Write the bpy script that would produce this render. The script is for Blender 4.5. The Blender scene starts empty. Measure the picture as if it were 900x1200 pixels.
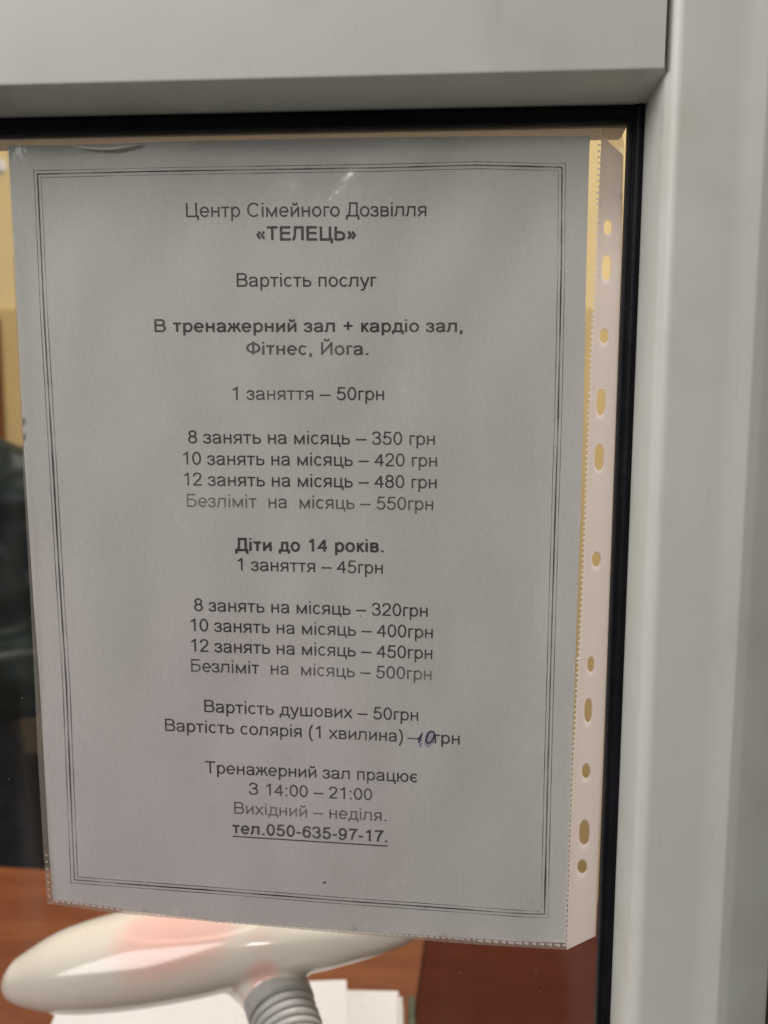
import bpy, bmesh, math, random
from mathutils import Vector, Matrix, noise, geometry
random.seed(7)
S = bpy.context.scene
COL = S.collection

# ------------------------------------------------------------------ camera
W0, H0, FP = 900.0, 1200.0, 1228.0            # photograph size, focal length in its pixels
YAW, PITCH, ROLL = math.radians(-6.4425), math.radians(-8.2528), math.radians(0.2716)
CAM = Vector((0.075875, -0.38005, 0.071743))
cy, sy, cp, sp = math.cos(YAW), math.sin(YAW), math.cos(PITCH), math.sin(PITCH)
FWD = Vector((sy*cp, cy*cp, sp)); R0 = Vector((cy, -sy, 0)); U0 = R0.cross(FWD)
c, s = math.cos(ROLL), math.sin(ROLL)
RT = R0*c + U0*s; UP = R0*(-s) + U0*c
cam = bpy.data.cameras.new('camera')
cam.sensor_fit = 'HORIZONTAL'; cam.sensor_width = 36.0; cam.lens = FP/W0*36.0
cam.clip_start = 0.01; cam.clip_end = 50
cam.dof.use_dof = True; cam.dof.focus_distance = 0.385; cam.dof.aperture_fstop = 16
co = bpy.data.objects.new('camera', cam); COL.objects.link(co)
M = Matrix((RT, UP, -FWD)).transposed().to_4x4(); M.translation = CAM
co.matrix_world = M
S.camera = co

# ------------------------------------------------------------------ world, lamps, exposure
w = bpy.data.worlds.new("World"); S.world = w; w.use_nodes = True
w.node_tree.nodes['Background'].inputs[0].default_value = (1.0, 0.96, 0.90, 1)
w.node_tree.nodes['Background'].inputs[1].default_value = 0.085
def area(name, loc, target, size, energy, color, sizey=None):
    l = bpy.data.lights.new(name, 'AREA'); l.energy = energy; l.color = color
    l.shape = 'RECTANGLE'; l.size = size; l.size_y = sizey or size
    o = bpy.data.objects.new(name, l); COL.objects.link(o); o.location = loc
    o.rotation_euler = (Vector(target)-Vector(loc)).to_track_quat('-Z', 'Y').to_euler()
    return o
area('hall_light', (-1.55, -1.35, 0.95), (0, 0, 0), 1.3, 38.5, (1.0, 0.96, 0.985), 1.3)
area('added_glint_light', (-0.30, -1.2, 0.62), (0, 0, 0), 0.14, 2.2, (1.0, 0.96, 0.92), 0.14)  # unseen small light added for glints on the lamp head and the sleeve
area('room_light', (-0.1, 0.95, 1.38), (-0.1, 0.95, -0.5), 0.5, 35, (1.0, 0.95, 0.88), 0.5)
S.view_settings.view_transform = 'Standard'; S.view_settings.look = 'None'
S.view_settings.exposure = 0; S.view_settings.gamma = 1
S.cycles.use_denoising = True
S.cycles.max_bounces = 10; S.cycles.transparent_max_bounces = 24

# ------------------------------------------------------------------ helpers
def at(px, py, Y):
    """world point where the sight line of photograph pixel (px, py) meets the plane y = Y"""
    d = FWD*FP + RT*(px-W0/2) + UP*(H0/2-py)
    return CAM + d*((Y-CAM.y)/d.y)
def at_z(px, py, Z):
    d = FWD*FP + RT*(px-W0/2) + UP*(H0/2-py)
    return CAM + d*((Z-CAM.z)/d.z)
def ip(pts, t):
    """piecewise linear through [(t, v), ...]"""
    if t <= pts[0][0]: (a, b), (c_, d_) = pts[0], pts[1]
    elif t >= pts[-1][0]: (a, b), (c_, d_) = pts[-2], pts[-1]
    else:
        for k in range(len(pts)-1):
            if pts[k][0] <= t <= pts[k+1][0]:
                (a, b), (c_, d_) = pts[k], pts[k+1]; break
    return b + (d_-b)*(t-a)/(c_-a)
def relief(px, py):
    """how far the flexible sleeve and its sheet stand back from flat"""
    g = 0.0024*noise.noise(Vector((px/210, py/260, 3.1))) + 0.0009*noise.noise(Vector((px/70, py/110, 9.0)))
    top = max(0.0, 1-(py-160)/70)
    g += top*0.0012*noise.noise(Vector((px/60, 1.3, 5)))
    e = max(0.0, min(1.0, (690-px)/60))
    g = max(g+0.0011, -0.0006)                 # never reaches the pane in front of it
    return g*e*max(0.0, min(1.0, (py-152)/14))
Y_PAPER, Y_INK = 0.0, -0.00012
def on_sheet(px, py, Y): return at(px, py, Y+relief(px, py))

def link(name, me, mat=None, parent=None, smooth=False):
    o = bpy.data.objects.new(name, me); COL.objects.link(o)
    if mat: me.materials.append(mat)
    if parent: o.parent = parent
    if smooth:
        for p in me.polygons: p.use_smooth = True
    return o
def from_bm(name, bm, mat=None, parent=None, smooth=False):
    me = bpy.data.meshes.new(name); bm.normal_update(); bm.to_mesh(me); bm.free()
    return link(name, me, mat, parent, smooth)
def from_py(name, v, f, mat=None, parent=None, smooth=False):
    me = bpy.data.meshes.new(name); me.from_pydata([tuple(p) for p in v], [], f); me.update()
    return link(name, me, mat, parent, smooth)
def thing(name, label, cat, loc=(0, 0, 0)):
    o = bpy.data.objects.new(name, None); COL.objects.link(o); o.location = loc
    o['label'] = label; o['category'] = cat; o.empty_display_size = 0.05
    bpy.context.view_layer.update()
    return o
def adopt(o, parent):
    """parent a mesh built in world coordinates to a thing placed elsewhere"""
    o.parent = parent; o.matrix_parent_inverse = parent.matrix_world.inverted(); return o
def tag(o, label, cat): o['label'] = label; o['category'] = cat; return o
def structure(o): o['kind'] = 'structure'; return o

def inside(p, poly):
    x, y = p; r = False; n = len(poly)
    for i in range(n):
        (x1, y1), (x2, y2) = poly[i], poly[(i+1) % n]
        if (y1 > y) != (y2 > y) and x < (x2-x1)*(y-y1)/(y2-y1)+x1: r = not r
    return r
def densify(poly, step):
    out = []; n = len(poly)
    for i in range(n):
        a, b = Vector(poly[i]), Vector(poly[(i+1) % n]); k = max(1, int((b-a).length/step))
        out += [tuple(a+(b-a)*j/k) for j in range(k)]
    return out
def sheet(name, outline, holes, step, fn, mat, parent=None, jitter=0.0, smooth=True):
    loops = [densify(outline, step)] + holes
    verts, edges = [], []
    for L in loops:
        b = len(verts); n = len(L)
        verts += [Vector(p) for p in L]; edges += [(b+i, b+(i+1) % n) for i in range(n)]
    xs = [p[0] for p in outline]; ys = [p[1] for p in outline]
    y = min(ys)+step/2
    while y < max(ys):
        x = min(xs)+step/2
        while x < max(xs):
            if inside((x, y), outline) and not any(inside((x, y), h) for h in holes): verts.append(Vector((x, y)))
            x += step
        y += step
    V, _, F, *_ = geometry.delaunay_2d_cdt(verts, edges, [], 0, 0.01)
    faces = []
    for f in F:
        cc = (sum(V[i].x for i in f)/len(f), sum(V[i].y for i in f)/len(f))
        if inside(cc, outline) and not any(inside(cc, h) for h in holes): faces.append(tuple(f))
    return from_py(name, [fn(p.x, p.y) for p in V], faces, mat, parent, smooth)

# ------------------------------------------------------------------ materials
def mat(name):
    m = bpy.data.materials.new(name); m.use_nodes = True
    nt = m.node_tree; nt.nodes.clear()
    return m, nt, nt.nodes.new('ShaderNodeOutputMaterial')
def N(nt, t, **kw):
    n = nt.nodes.new(t)
    for k, v in kw.items():
        if k in n.inputs: n.inputs[k].default_value = v
        else: setattr(n, k, v)
    return n
def ramp(nt, src, stops):
    r = nt.nodes.new('ShaderNodeValToRGB'); e = r.color_ramp.elements
    while len(e) < len(stops): e.new(0.5)
    for i, (p, c_) in enumerate(stops): e[i].position = p; e[i].color = (*c_, 1) if len(c_) == 3 else c_
    nt.links.new(src, r.inputs[0]); return r
def surf(name, col, rough=0.5, var=0.06, scale=40.0, bump=0.0, bscale=300.0, spec=0.5, stretch=(1, 1, 1), coat=0.0, sheen=0.0, trans=None):
    """plain surface: colour varied by two octaves of noise, fine bump"""
    m, nt, out = mat(name); L = nt.links.new
    tc = N(nt, 'ShaderNodeTexCoord'); mp = N(nt, 'ShaderNodeMapping'); mp.inputs['Scale'].default_value = stretch
    L(tc.outputs['Object'], mp.inputs[0])
    n1 = N(nt, 'ShaderNodeTexNoise', Scale=scale, Detail=5.0); L(mp.outputs[0], n1.inputs['Vector'])
    lo = tuple(max(0, x*(1-var)) for x in col); hi = tuple(min(1, x*(1+var)) for x in col)
    r = ramp(nt, n1.outputs['Fac'], [(0.3, lo), (0.7, hi)])
    b = N(nt, 'ShaderNodeBsdfPrincipled'); L(r.outputs[0], b.inputs['Base Color'])
    b.inputs['Roughness'].default_value = rough; b.inputs['Specular IOR Level'].default_value = spec
    b.inputs['Coat Weight'].default_value = coat; b.inputs['Sheen Weight'].default_value = sheen
    if bump:
        n2 = N(nt, 'ShaderNodeTexNoise', Scale=bscale, Detail=3.0); L(mp.outputs[0], n2.inputs['Vector'])
        bp = N(nt, 'ShaderNodeBump', Strength=bump, Distance=0.001); L(n2.outputs['Fac'], bp.inputs['Height'])
        L(bp.outputs[0], b.inputs['Normal'])
    L(b.outputs[0], out.inputs[0]); m['bsdf'] = b.name
    return m

def frame_paint():
    m, nt, out = mat('frame_paint'); L = nt.links.new
    tc = N(nt, 'ShaderNodeTexCoord')
    n1 = N(nt, 'ShaderNodeTexNoise', Scale=14.0, Detail=6.0); L(tc.outputs['Object'], n1.inputs['Vector'])
    base = ramp(nt, n1.outputs['Fac'], [(0.3, (0.595, 0.605, 0.54)), (0.7, (0.645, 0.655, 0.59))])
    v = N(nt, 'ShaderNodeTexVoronoi', Scale=330.0); L(tc.outputs['Object'], v.inputs['Vector'])
    n2 = N(nt, 'ShaderNodeTexNoise', Scale=9.0, Detail=2.0); L(tc.outputs['Object'], n2.inputs['Vector'])
    gate = ramp(nt, n2.outputs['Fac'], [(0.59, (0, 0, 0)), (0.70, (1, 1, 1))])
    dot = ramp(nt, v.outputs['Distance'], [(0.10, (1, 1, 1)), (0.17, (0, 0, 0))])
    mu = N(nt, 'ShaderNodeMath', operation='MULTIPLY'); L(gate.outputs[0], mu.inputs[0]); L(dot.outputs[0], mu.inputs[1])
    m2 = N(nt, 'ShaderNodeMath', operation='MULTIPLY'); L(mu.outputs[0], m2.inputs[0]); m2.inputs[1].default_value = 0.18
    mx = N(nt, 'ShaderNodeMixRGB'); L(m2.outputs[0], mx.inputs[0]); L(base.outputs[0], mx.inputs[1]); mx.inputs[2].default_value = (0.3, 0.27, 0.22, 1)
    mp5 = N(nt, 'ShaderNodeMapping'); mp5.inputs['Scale'].default_value = (1.0, 1.0, 0.12); mp5.inputs['Rotation'].default_value = (0, 0.5, 0); L(tc.outputs['Object'], mp5.inputs[0])
    n5 = N(nt, 'ShaderNodeTexNoise', Scale=420.0, Detail=2.0); L(mp5.outputs[0], n5.inputs['Vector'])
    n6 = N(nt, 'ShaderNodeTexNoise', Scale=26.0, Detail=5.0); L(tc.outputs['Object'], n6.inputs['Vector'])
    s5 = ramp(nt, n5.outputs['Fac'], [(0.66, (1,)*3), (0.76, (0.94,)*3)]); s6 = ramp(nt, n6.outputs['Fac'], [(0.50, (1, 1, 1)), (0.72, (0.91, 0.895, 0.86))])
    q5 = N(nt, 'ShaderNodeMixRGB', blend_type='MULTIPLY'); q5.inputs[0].default_value = 1; L(mx.outputs[0], q5.inputs[1]); L(s5.outputs[0], q5.inputs[2])
    mx = N(nt, 'ShaderNodeMixRGB', blend_type='MULTIPLY'); mx.inputs[0].default_value = 1; L(q5.outputs[0], mx.inputs[1]); L(s6.outputs[0], mx.inputs[2])
    b = N(nt, 'ShaderNodeBsdfPrincipled'); L(mx.outputs[0], b.inputs['Base Color'])
    rr = ramp(nt, n1.outputs['Fac'], [(0.3, (0.30,)*3), (0.7, (0.42,)*3)]); L(rr.outputs[0], b.inputs['Roughness'])
    b.inputs['Specular IOR Level'].default_value = 0.45
    n3 = N(nt, 'ShaderNodeTexNoise', Scale=900.0, Detail=2.0); L(tc.outputs['Object'], n3.inputs['Vector'])
    bp = N(nt, 'ShaderNodeBump', Strength=0.08, Distance=0.0002); L(n3.outputs['Fac'], bp.inputs['Height']); L(bp.outputs[0], b.inputs['Normal'])
    L(b.outputs[0], out.inputs[0]); return m
M_FRAME = frame_paint()
M_RUBBER = surf('gasket_rubber', (0.006, 0.006, 0.008), 0.5, 0.4, 60, 0.3, 500, 0.12)
M_INNER = surf('inner_lip_paint', (0.80, 0.76, 0.70), 0.5, 0.08, 50, 0.2)

def paper_mat():
    m, nt, out = mat('office_paper'); L = nt.links.new
    tc = N(nt, 'ShaderNodeTexCoord')
    mp = N(nt, 'ShaderNodeMapping'); mp.inputs['Scale'].default_value = (1.0, 1.0, 0.35); L(tc.outputs['Object'], mp.inputs[0])
    n1 = N(nt, 'ShaderNodeTexNoise', Scale=6.0, Detail=2.0); L(mp.outputs[0], n1.inputs['Vector'])
    n2 = N(nt, 'ShaderNodeTexNoise', Scale=1100.0, Detail=3.0, Roughness=0.7); L(mp.outputs[0], n2.inputs['Vector'])
    base = ramp(nt, n1.outputs['Fac'], [(0.38, (0.645, 0.665, 0.645)), (0.62, (0.70, 0.645, 0.67))])
    fin = ramp(nt, n2.outputs['Fac'], [(0.25, (0.86,)*3), (0.75, (1.0,)*3)])
    mx = N(nt, 'ShaderNodeMixRGB', blend_type='MULTIPLY'); mx.inputs[0].default_value = 1; L(base.outputs[0], mx.inputs[1]); L(fin.outputs[0], mx.inputs[2])
    b = N(nt, 'ShaderNodeBsdfPrincipled'); L(mx.outputs[0], b.inputs['Base Color']); b.inputs['Roughness'].default_value = 0.75
    b.inputs['Specular IOR Level'].default_value = 0.25
    n4 = N(nt, 'ShaderNodeTexNoise', Scale=30.0, Detail=4.0); L(mp.outputs[0], n4.inputs['Vector'])
    bp = N(nt, 'ShaderNodeBump', Strength=0.5, Distance=0.0012); L(n4.outputs['Fac'], bp.inputs['Height']); L(bp.outputs[0], b.inputs['Normal'])
    tr = N(nt, 'ShaderNodeBsdfTranslucent'); tr.inputs[0].default_value = (0.8, 0.78, 0.72, 1)
    ms = N(nt, 'ShaderNodeMixShader'); ms.inputs[0].default_value = 0.05
    L(b.outputs[0], ms.inputs[1]); L(tr.outputs[0], ms.inputs[2]); L(ms.outputs[0], out.inputs[0])
    return m
M_PAPER = paper_mat()
def ink_mat(name, a0, col=(0.025, 0.024, 0.026), k=0.7, scale=24.0):
    """toner, rubbed thin in patches and grains; a0 is how much of it is left"""
    m, nt, out = mat(name); L = nt.links.new
    tc = N(nt, 'ShaderNodeTexCoord')
    n1 = N(nt, 'ShaderNodeTexNoise', Scale=1300.0, Detail=2.0); L(tc.outputs['Object'], n1.inputs['Vector'])
    n2 = N(nt, 'ShaderNodeTexNoise', Scale=scale, Detail=2.5); L(tc.outputs['Object'], n2.inputs['Vector'])
    m1 = N(nt, 'ShaderNodeMath', operation='MULTIPLY_ADD'); L(n2.outputs['Fac'], m1.inputs[0]); m1.inputs[1].default_value = k*2; m1.inputs[2].default_value = a0-k-0.35
    m2 = N(nt, 'ShaderNodeMath', operation='MULTIPLY_ADD', use_clamp=True); L(n1.outputs['Fac'], m2.inputs[0]); m2.inputs[1].default_value = 0.7; L(m1.outputs[0], m2.inputs[2])
    df = N(nt, 'ShaderNodeBsdfPrincipled'); df.inputs['Base Color'].default_value = (*col, 1); df.inputs['Roughness'].default_value = 0.6
    t = N(nt, 'ShaderNodeBsdfTransparent'); ms = N(nt, 'ShaderNodeMixShader')
    L(m2.outputs[0], ms.inputs[0]); L(t.outputs[0], ms.inputs[1]); L(df.outputs[0], ms.inputs[2]); L(ms.outputs[0], out.inputs[0])
    return m
INK = ink_mat('toner', 0.93); INK_SOFT = ink_mat('toner_rubbed', 0.86); INK_PALE = ink_mat('toner_worn', 0.70)
INK_LINE = ink_mat('toner_line', 0.66, k=1.3, scale=30.0); INK_THIN = ink_mat('toner_thin_line', 0.50, k=0.9, scale=40.0)
PEN = ink_mat('ballpoint_ink', 0.98, (0.015, 0.015, 0.085))
def wash():
    m, nt, out = mat('pen_smudge'); L = nt.links.new
    tc = N(nt, 'ShaderNodeTexCoord'); n = N(nt, 'ShaderNodeTexNoise', Scale=500.0, Detail=3.0); L(tc.outputs['Object'], n.inputs['Vector'])
    a = ramp(nt, n.outputs['Fac'], [(0.35, (0.1,)*3), (0.65, (0.45,)*3)])
    df = N(nt, 'ShaderNodeBsdfDiffuse'); df.inputs[0].default_value = (0.22, 0.18, 0.42, 1)
    t = N(nt, 'ShaderNodeBsdfTransparent'); ms = N(nt, 'ShaderNodeMixShader')
    L(a.outputs[0], ms.inputs[0]); L(t.outputs[0], ms.inputs[1]); L(df.outputs[0], ms.inputs[2]); L(ms.outputs[0], out.inputs[0]); return m
M_WASH = wash()

def film(name, haze_, haze_col=(0.8, 0.78, 0.76), rough=0.08, gloss=1.0, bump=0.4, bscale=45.0, trans=0.0):
    """thin clear plastic: see-through, a little milky, glossy"""
    m, nt, out = mat(name); L = nt.links.new
    tc = N(nt, 'ShaderNodeTexCoord')
    n = N(nt, 'ShaderNodeTexNoise', Scale=bscale, Detail=4.0); L(tc.outputs['Object'], n.inputs['Vector'])
    bp = N(nt, 'ShaderNodeBump', Strength=bump, Distance=0.001); L(n.outputs['Fac'], bp.inputs['Height'])
    t = N(nt, 'ShaderNodeBsdfTransparent'); t.inputs[0].default_value = (0.98, 0.98, 0.97, 1)
    d = N(nt, 'ShaderNodeBsdfDiffuse'); d.inputs[0].default_value = (*haze_col, 1)
    tl = N(nt, 'ShaderNodeBsdfTranslucent'); tl.inputs[0].default_value = (*haze_col, 1)
    dm = N(nt, 'ShaderNodeMixShader'); dm.inputs[0].default_value = trans; L(d.outputs[0], dm.inputs[1]); L(tl.outputs[0], dm.inputs[2])
    ms = N(nt, 'ShaderNodeMixShader'); ms.inputs[0].default_value = haze_; L(t.outputs[0], ms.inputs[1]); L(dm.outputs[0], ms.inputs[2])
    fr = N(nt, 'ShaderNodeFresnel', IOR=1.45); ge = N(nt, 'ShaderNodeNewGeometry'); io = N(nt, 'ShaderNodeMapRange'); io.inputs[3].default_value = 1.45; io.inputs[4].default_value = 1/1.45; L(ge.outputs['Backfacing'], io.inputs[0]); L(io.outputs[0], fr.inputs['IOR']); L(bp.outputs[0], fr.inputs['Normal'])
    mg = N(nt, 'ShaderNodeMath', operation='MULTIPLY'); L(fr.outputs[0], mg.inputs[0]); mg.inputs[1].default_value = gloss
    gl = N(nt, 'ShaderNodeBsdfGlossy', Roughness=rough); L(bp.outputs[0], gl.inputs['Normal'])
    m2 = N(nt, 'ShaderNodeMixShader'); L(mg.outputs[0], m2.inputs[0]); L(ms.outputs[0], m2.inputs[1]); L(gl.outputs[0], m2.inputs[2])
    L(m2.outputs[0], out.inputs[0]); return m
M_FILM = film('clear_film', 0.022, gloss=0.8, bump=0.62, bscale=28)
M_BACK = film('clear_film_back', 0.06)
M_GLASS = film('window_glass', 0.004, gloss=0.6, rough=0.02, bump=0.0)
def smear(m):
    nt = m.node_tree; L = nt.links.new; ms = [n for n in nt.nodes if n.type == 'MIX_SHADER' and abs(n.inputs[0].default_value-0.004) < 1e-6][0]
    tc = N(nt, 'ShaderNodeTexCoord'); mp = N(nt, 'ShaderNodeMapping'); mp.inputs['Scale'].default_value = (1, 1, 0.22); mp.inputs['Rotation'].default_value = (0, 0.15, 0); L(tc.outputs['Object'], mp.inputs[0])
    n = N(nt, 'ShaderNodeTexNoise', Scale=34.0, Detail=3.0); L(mp.outputs[0], n.inputs['Vector'])
    a = ramp(nt, n.outputs['Fac'], [(0.52, (0.004,)*3), (0.75, (0.028,)*3)])
    v = N(nt, 'ShaderNodeTexVoronoi', Scale=120.0); L(tc.outputs['Object'], v.inputs['Vector'])
    d = ramp(nt, v.outputs['Distance'], [(0.022, (0.28,)*3), (0.04, (0,)*3)])
    ad = N(nt, 'ShaderNodeMath', operation='ADD'); L(a.outputs[0], ad.inputs[0]); L(d.outputs[0], ad.inputs[1]); L(ad.outputs[0], ms.inputs[0])
smear(M_GLASS)
M_STRIP = film('milky_punched_strip', 0.90, (0.93, 0.86, 0.86), rough=0.2, gloss=0.8, bump=0.5, bscale=70, trans=0.5)
M_WELD = film('weld_mark', 0.85, (0.92, 0.88, 0.84), rough=0.2, bump=0.0, trans=0.3)
M_BAND = film('weld_band', 0.38, (0.62, 0.52, 0.48), rough=0.2, bump=0.5, trans=0.3)
M_CREASE_GLINT = film('film_crease_glint', 0.95, (0.98, 0.97, 0.96), rough=0.2, gloss=1.0, trans=0.3)  # film highlight put into the colour as near-opaque white

# ------------------------------------------------------------------ the room beyond the glass
FLOOR_Z, WALL_Y, DESK_Z, DESK_FAR = -1.33, 2.2, -0.50, 0.685
def wood(name, a, b_, rough=0.4, scale=3.0, spec=0.4):
    m, nt, out = mat(name); L = nt.links.new
    tc = N(nt, 'ShaderNodeTexCoord'); mp = N(nt, 'ShaderNodeMapping'); mp.inputs['Scale'].default_value = (1.0, 9.0, 9.0); L(tc.outputs['Object'], mp.inputs[0])
    n = N(nt, 'ShaderNodeTexNoise', Scale=scale, Detail=7.0, Distortion=1.2); L(mp.outputs[0], n.inputs['Vector'])
    n2 = N(nt, 'ShaderNodeTexNoise', Scale=scale*14, Detail=3.0); L(mp.outputs[0], n2.inputs['Vector'])
    r = ramp(nt, n.outputs['Fac'], [(0.3, a), (0.7, b_)]); r2 = ramp(nt, n2.outputs['Fac'], [(0.3, (0.75,)*3), (0.7, (1,)*3)])
    mx = N(nt, 'ShaderNodeMixRGB', blend_type='MULTIPLY'); mx.inputs[0].default_value = 1; L(r.outputs[0], mx.inputs[1]); L(r2.outputs[0], mx.inputs[2])
    b = N(nt, 'ShaderNodeBsdfPrincipled', Roughness=rough); L(mx.outputs[0], b.inputs['Base Color']); b.inputs['Specular IOR Level'].default_value = spec
    L(b.outputs[0], out.inputs[0]); return m
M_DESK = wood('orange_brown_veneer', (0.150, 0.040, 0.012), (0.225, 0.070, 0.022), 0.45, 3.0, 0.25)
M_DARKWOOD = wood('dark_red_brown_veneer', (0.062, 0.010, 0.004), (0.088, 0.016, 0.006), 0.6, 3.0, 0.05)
M_FLOOR = wood('floor_boards', (0.06, 0.03, 0.015), (0.10, 0.05, 0.025))
M_WALL = surf('yellow_wall_paint', (0.80, 0.62, 0.31), 0.8, 0.04, 6, 0.3, 90)
M_DADO = surf('ochre_wall_paint', (0.62, 0.45, 0.19), 0.7, 0.06, 6, 0.3, 90)
def box(x0, x1, y0, y1, z0, z1, bev=0.0, seg=2, bm=None):
    own = bm is None
    if own: bm = bmesh.new()
    vs = [bm.verts.new(p) for p in [(x0, y0, z0), (x1, y0, z0), (x1, y1, z0), (x0, y1, z0), (x0, y0, z1), (x1, y0, z1), (x1, y1, z1), (x0, y1, z1)]]
    fs = [bm.faces.new([vs[i] for i in f]) for f in [(3, 2, 1, 0), (4, 5, 6, 7), (0, 1, 5, 4), (1, 2, 6, 5), (2, 3, 7, 6), (3, 0, 4, 7)]]
    if bev: bmesh.ops.bevel(bm, geom=list({e for f in fs for e in f.edges}), offset=bev, segments=seg, affect='EDGES')
    return bm
M_WHITEWALL = surf('white_wall_paint', (0.78, 0.76, 0.72), 0.85, 0.03, 6, 0.2, 90)
structure(from_bm('ceiling', box(-3, 3, 0.03, WALL_Y+0.1, 1.42, 1.52), M_WHITEWALL))
structure(from_bm('side_wall', box(-3.1, -3.001, 0.03, WALL_Y+0.1, FLOOR_Z, 1.42), M_WHITEWALL))
structure(from_bm('side_wall', box(1.2, 1.3, 0.03, WALL_Y-0.014, FLOOR_Z+0.001, 1.419), M_WHITEWALL))
structure(from_bm('floor', box(-3, 3, 0.03, WALL_Y+0.1, FLOOR_Z-0.1, FLOOR_Z), M_FLOOR))
zd = at(5, 362, WALL_Y).z
wl = structure(from_bm('wall', box(-3, 3, WALL_Y, WALL_Y+0.1, FLOOR_Z, 2.0), M_WALL))
from_bm('dado_panel', box(-3, 3, WALL_Y-0.012, WALL_Y-0.001, FLOOR_Z+0.001, zd, 0.003), M_DADO, wl)
# brown post of a doorway on the far wall, just inside the left edge of the picture
xa, xb = at(-60, 430, WALL_Y-0.05).x, at(-5, 430, WALL_Y-0.05).x
dc = thing('door_casing', 'brown wooden post standing against the ochre lower wall at the far left', 'door frame', (xa, WALL_Y-0.03, FLOOR_Z))
adopt(from_bm('post', box(xa, xb, WALL_Y-0.05, WALL_Y-0.0125, FLOOR_Z+0.001, zd-0.02, 0.004), M_DESK), dc)

# ------------------------------------------------------------------ desk
desk = thing('desk', 'red-brown veneered desk under the cream lamp, its left half lighter orange', 'desk', (0, 0.4, FLOOR_Z))
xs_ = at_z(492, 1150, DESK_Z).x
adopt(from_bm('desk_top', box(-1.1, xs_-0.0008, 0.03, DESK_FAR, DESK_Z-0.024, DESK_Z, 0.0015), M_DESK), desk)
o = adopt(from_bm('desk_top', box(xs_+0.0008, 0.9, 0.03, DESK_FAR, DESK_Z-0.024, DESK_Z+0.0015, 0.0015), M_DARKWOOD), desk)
o['label'] = 'dark red-brown right half of the desk top'
for x in (-1.08, 0.86):
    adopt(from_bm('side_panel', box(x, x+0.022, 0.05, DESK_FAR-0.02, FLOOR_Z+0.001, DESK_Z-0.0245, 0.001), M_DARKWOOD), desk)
adopt(from_bm('modesty_panel', box(-1.057, 0.859, DESK_FAR-0.06, DESK_FAR-0.042, DESK_Z-0.40, DESK_Z-0.0245, 0.001), M_DESK), desk)

# ------------------------------------------------------------------ papers on the desk
M_STACK = surf('white_paper_stack', (0.68, 0.665, 0.67), 0.8, 0.03, 200, 0.3, 300)
def M_EDGE():
    m, nt, out = mat('paper_edges'); L = nt.links.new
    tc = N(nt, 'ShaderNodeTexCoord'); mp = N(nt, 'ShaderNodeMapping'); mp.inputs['Scale'].default_value = (2, 2, 900); L(tc.outputs['Object'], mp.inputs[0])
    n = N(nt, 'ShaderNodeTexNoise', Scale=1.5, Detail=2.0); L(mp.outputs[0], n.inputs['Vector'])
    r = ramp(nt, n.outputs['Fac'], [(0.35, (0.55, 0.53, 0.51)), (0.6, (0.8, 0.78, 0.76))])
    b = N(nt, 'ShaderNodeBsdfPrincipled', Roughness=0.9); L(r.outputs[0], b.inputs['Base Color']); L(b.outputs[0], out.inputs[0]); return m
M_EDGES = M_EDGE()
def stack(name, label, corner, ang, wid, dep, base, h, n, cat='paper', mats=None):
    """flat pile whose far right corner stands at `corner`"""
    t = thing(name, label, cat, (corner.x, corner.y, base))
    ca, sa = math.cos(ang), math.sin(ang); z = base+0.0003
    for k in range(n):
        dz = h/n; jx, jy = random.uniform(-.004, .0015), random.uniform(-.004, .0015); jr = math.radians(random.uniform(-1.6, 1.6)) if n > 1 else 0
        bm = box(-wid+jx, jx, -dep+jy, jy, 0, dz*0.96, min(0.0006, dz*0.3), 1)
        for v in bm.verts:
            x, y = v.co.x, v.co.y
            v.co.z += 0.0015*math.sin(x*16+k)*math.sin(y*13)*(k+1)/n + 0.0015
            x, y = x*math.cos(jr)-y*math.sin(jr), x*math.sin(jr)+y*math.cos(jr)
            v.co.x, v.co.y = corner.x+x*ca-y*sa, corner.y+x*sa+y*ca; v.co.z += z
        o = from_bm('sheaf' if n > 1 else 'pages', bm, (mats or [M_STACK])[k % len(mats or [1])]); adopt(o, t)
        z += dz
    return t
H1 = 0.050; c1 = at_z(407, 1148, DESK_Z+H1)
stack('paper_stack', 'thick pile of white paper lying under the lamp head, largest of the two piles', c1, math.radians(9), 0.235, 0.21, DESK_Z, H1, 7, 'paper pile')
H2 = 0.034; c2 = at_z(472, 1160, DESK_Z+H2)
stack('paper_stack', 'narrow lower pile of white paper to the right of the lamp neck', c2, math.radians(6), (c2-c1).length*0.93, 0.20, DESK_Z+0.002, H2-0.002, 5, 'paper pile')
M_COVER = surf('dark_green_cover', (0.05, 0.06, 0.03), 0.6, 0.5, 90, 0.3)
c3 = at_z(486, 1166, DESK_Z+0.034)
stack('notebook', 'dark green edged notebook standing against the right side of the narrow paper pile', c3, math.radians(6), 0.0055, 0.19, DESK_Z+0.002, 0.032, 1, 'notebook', [M_COVER])

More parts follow.
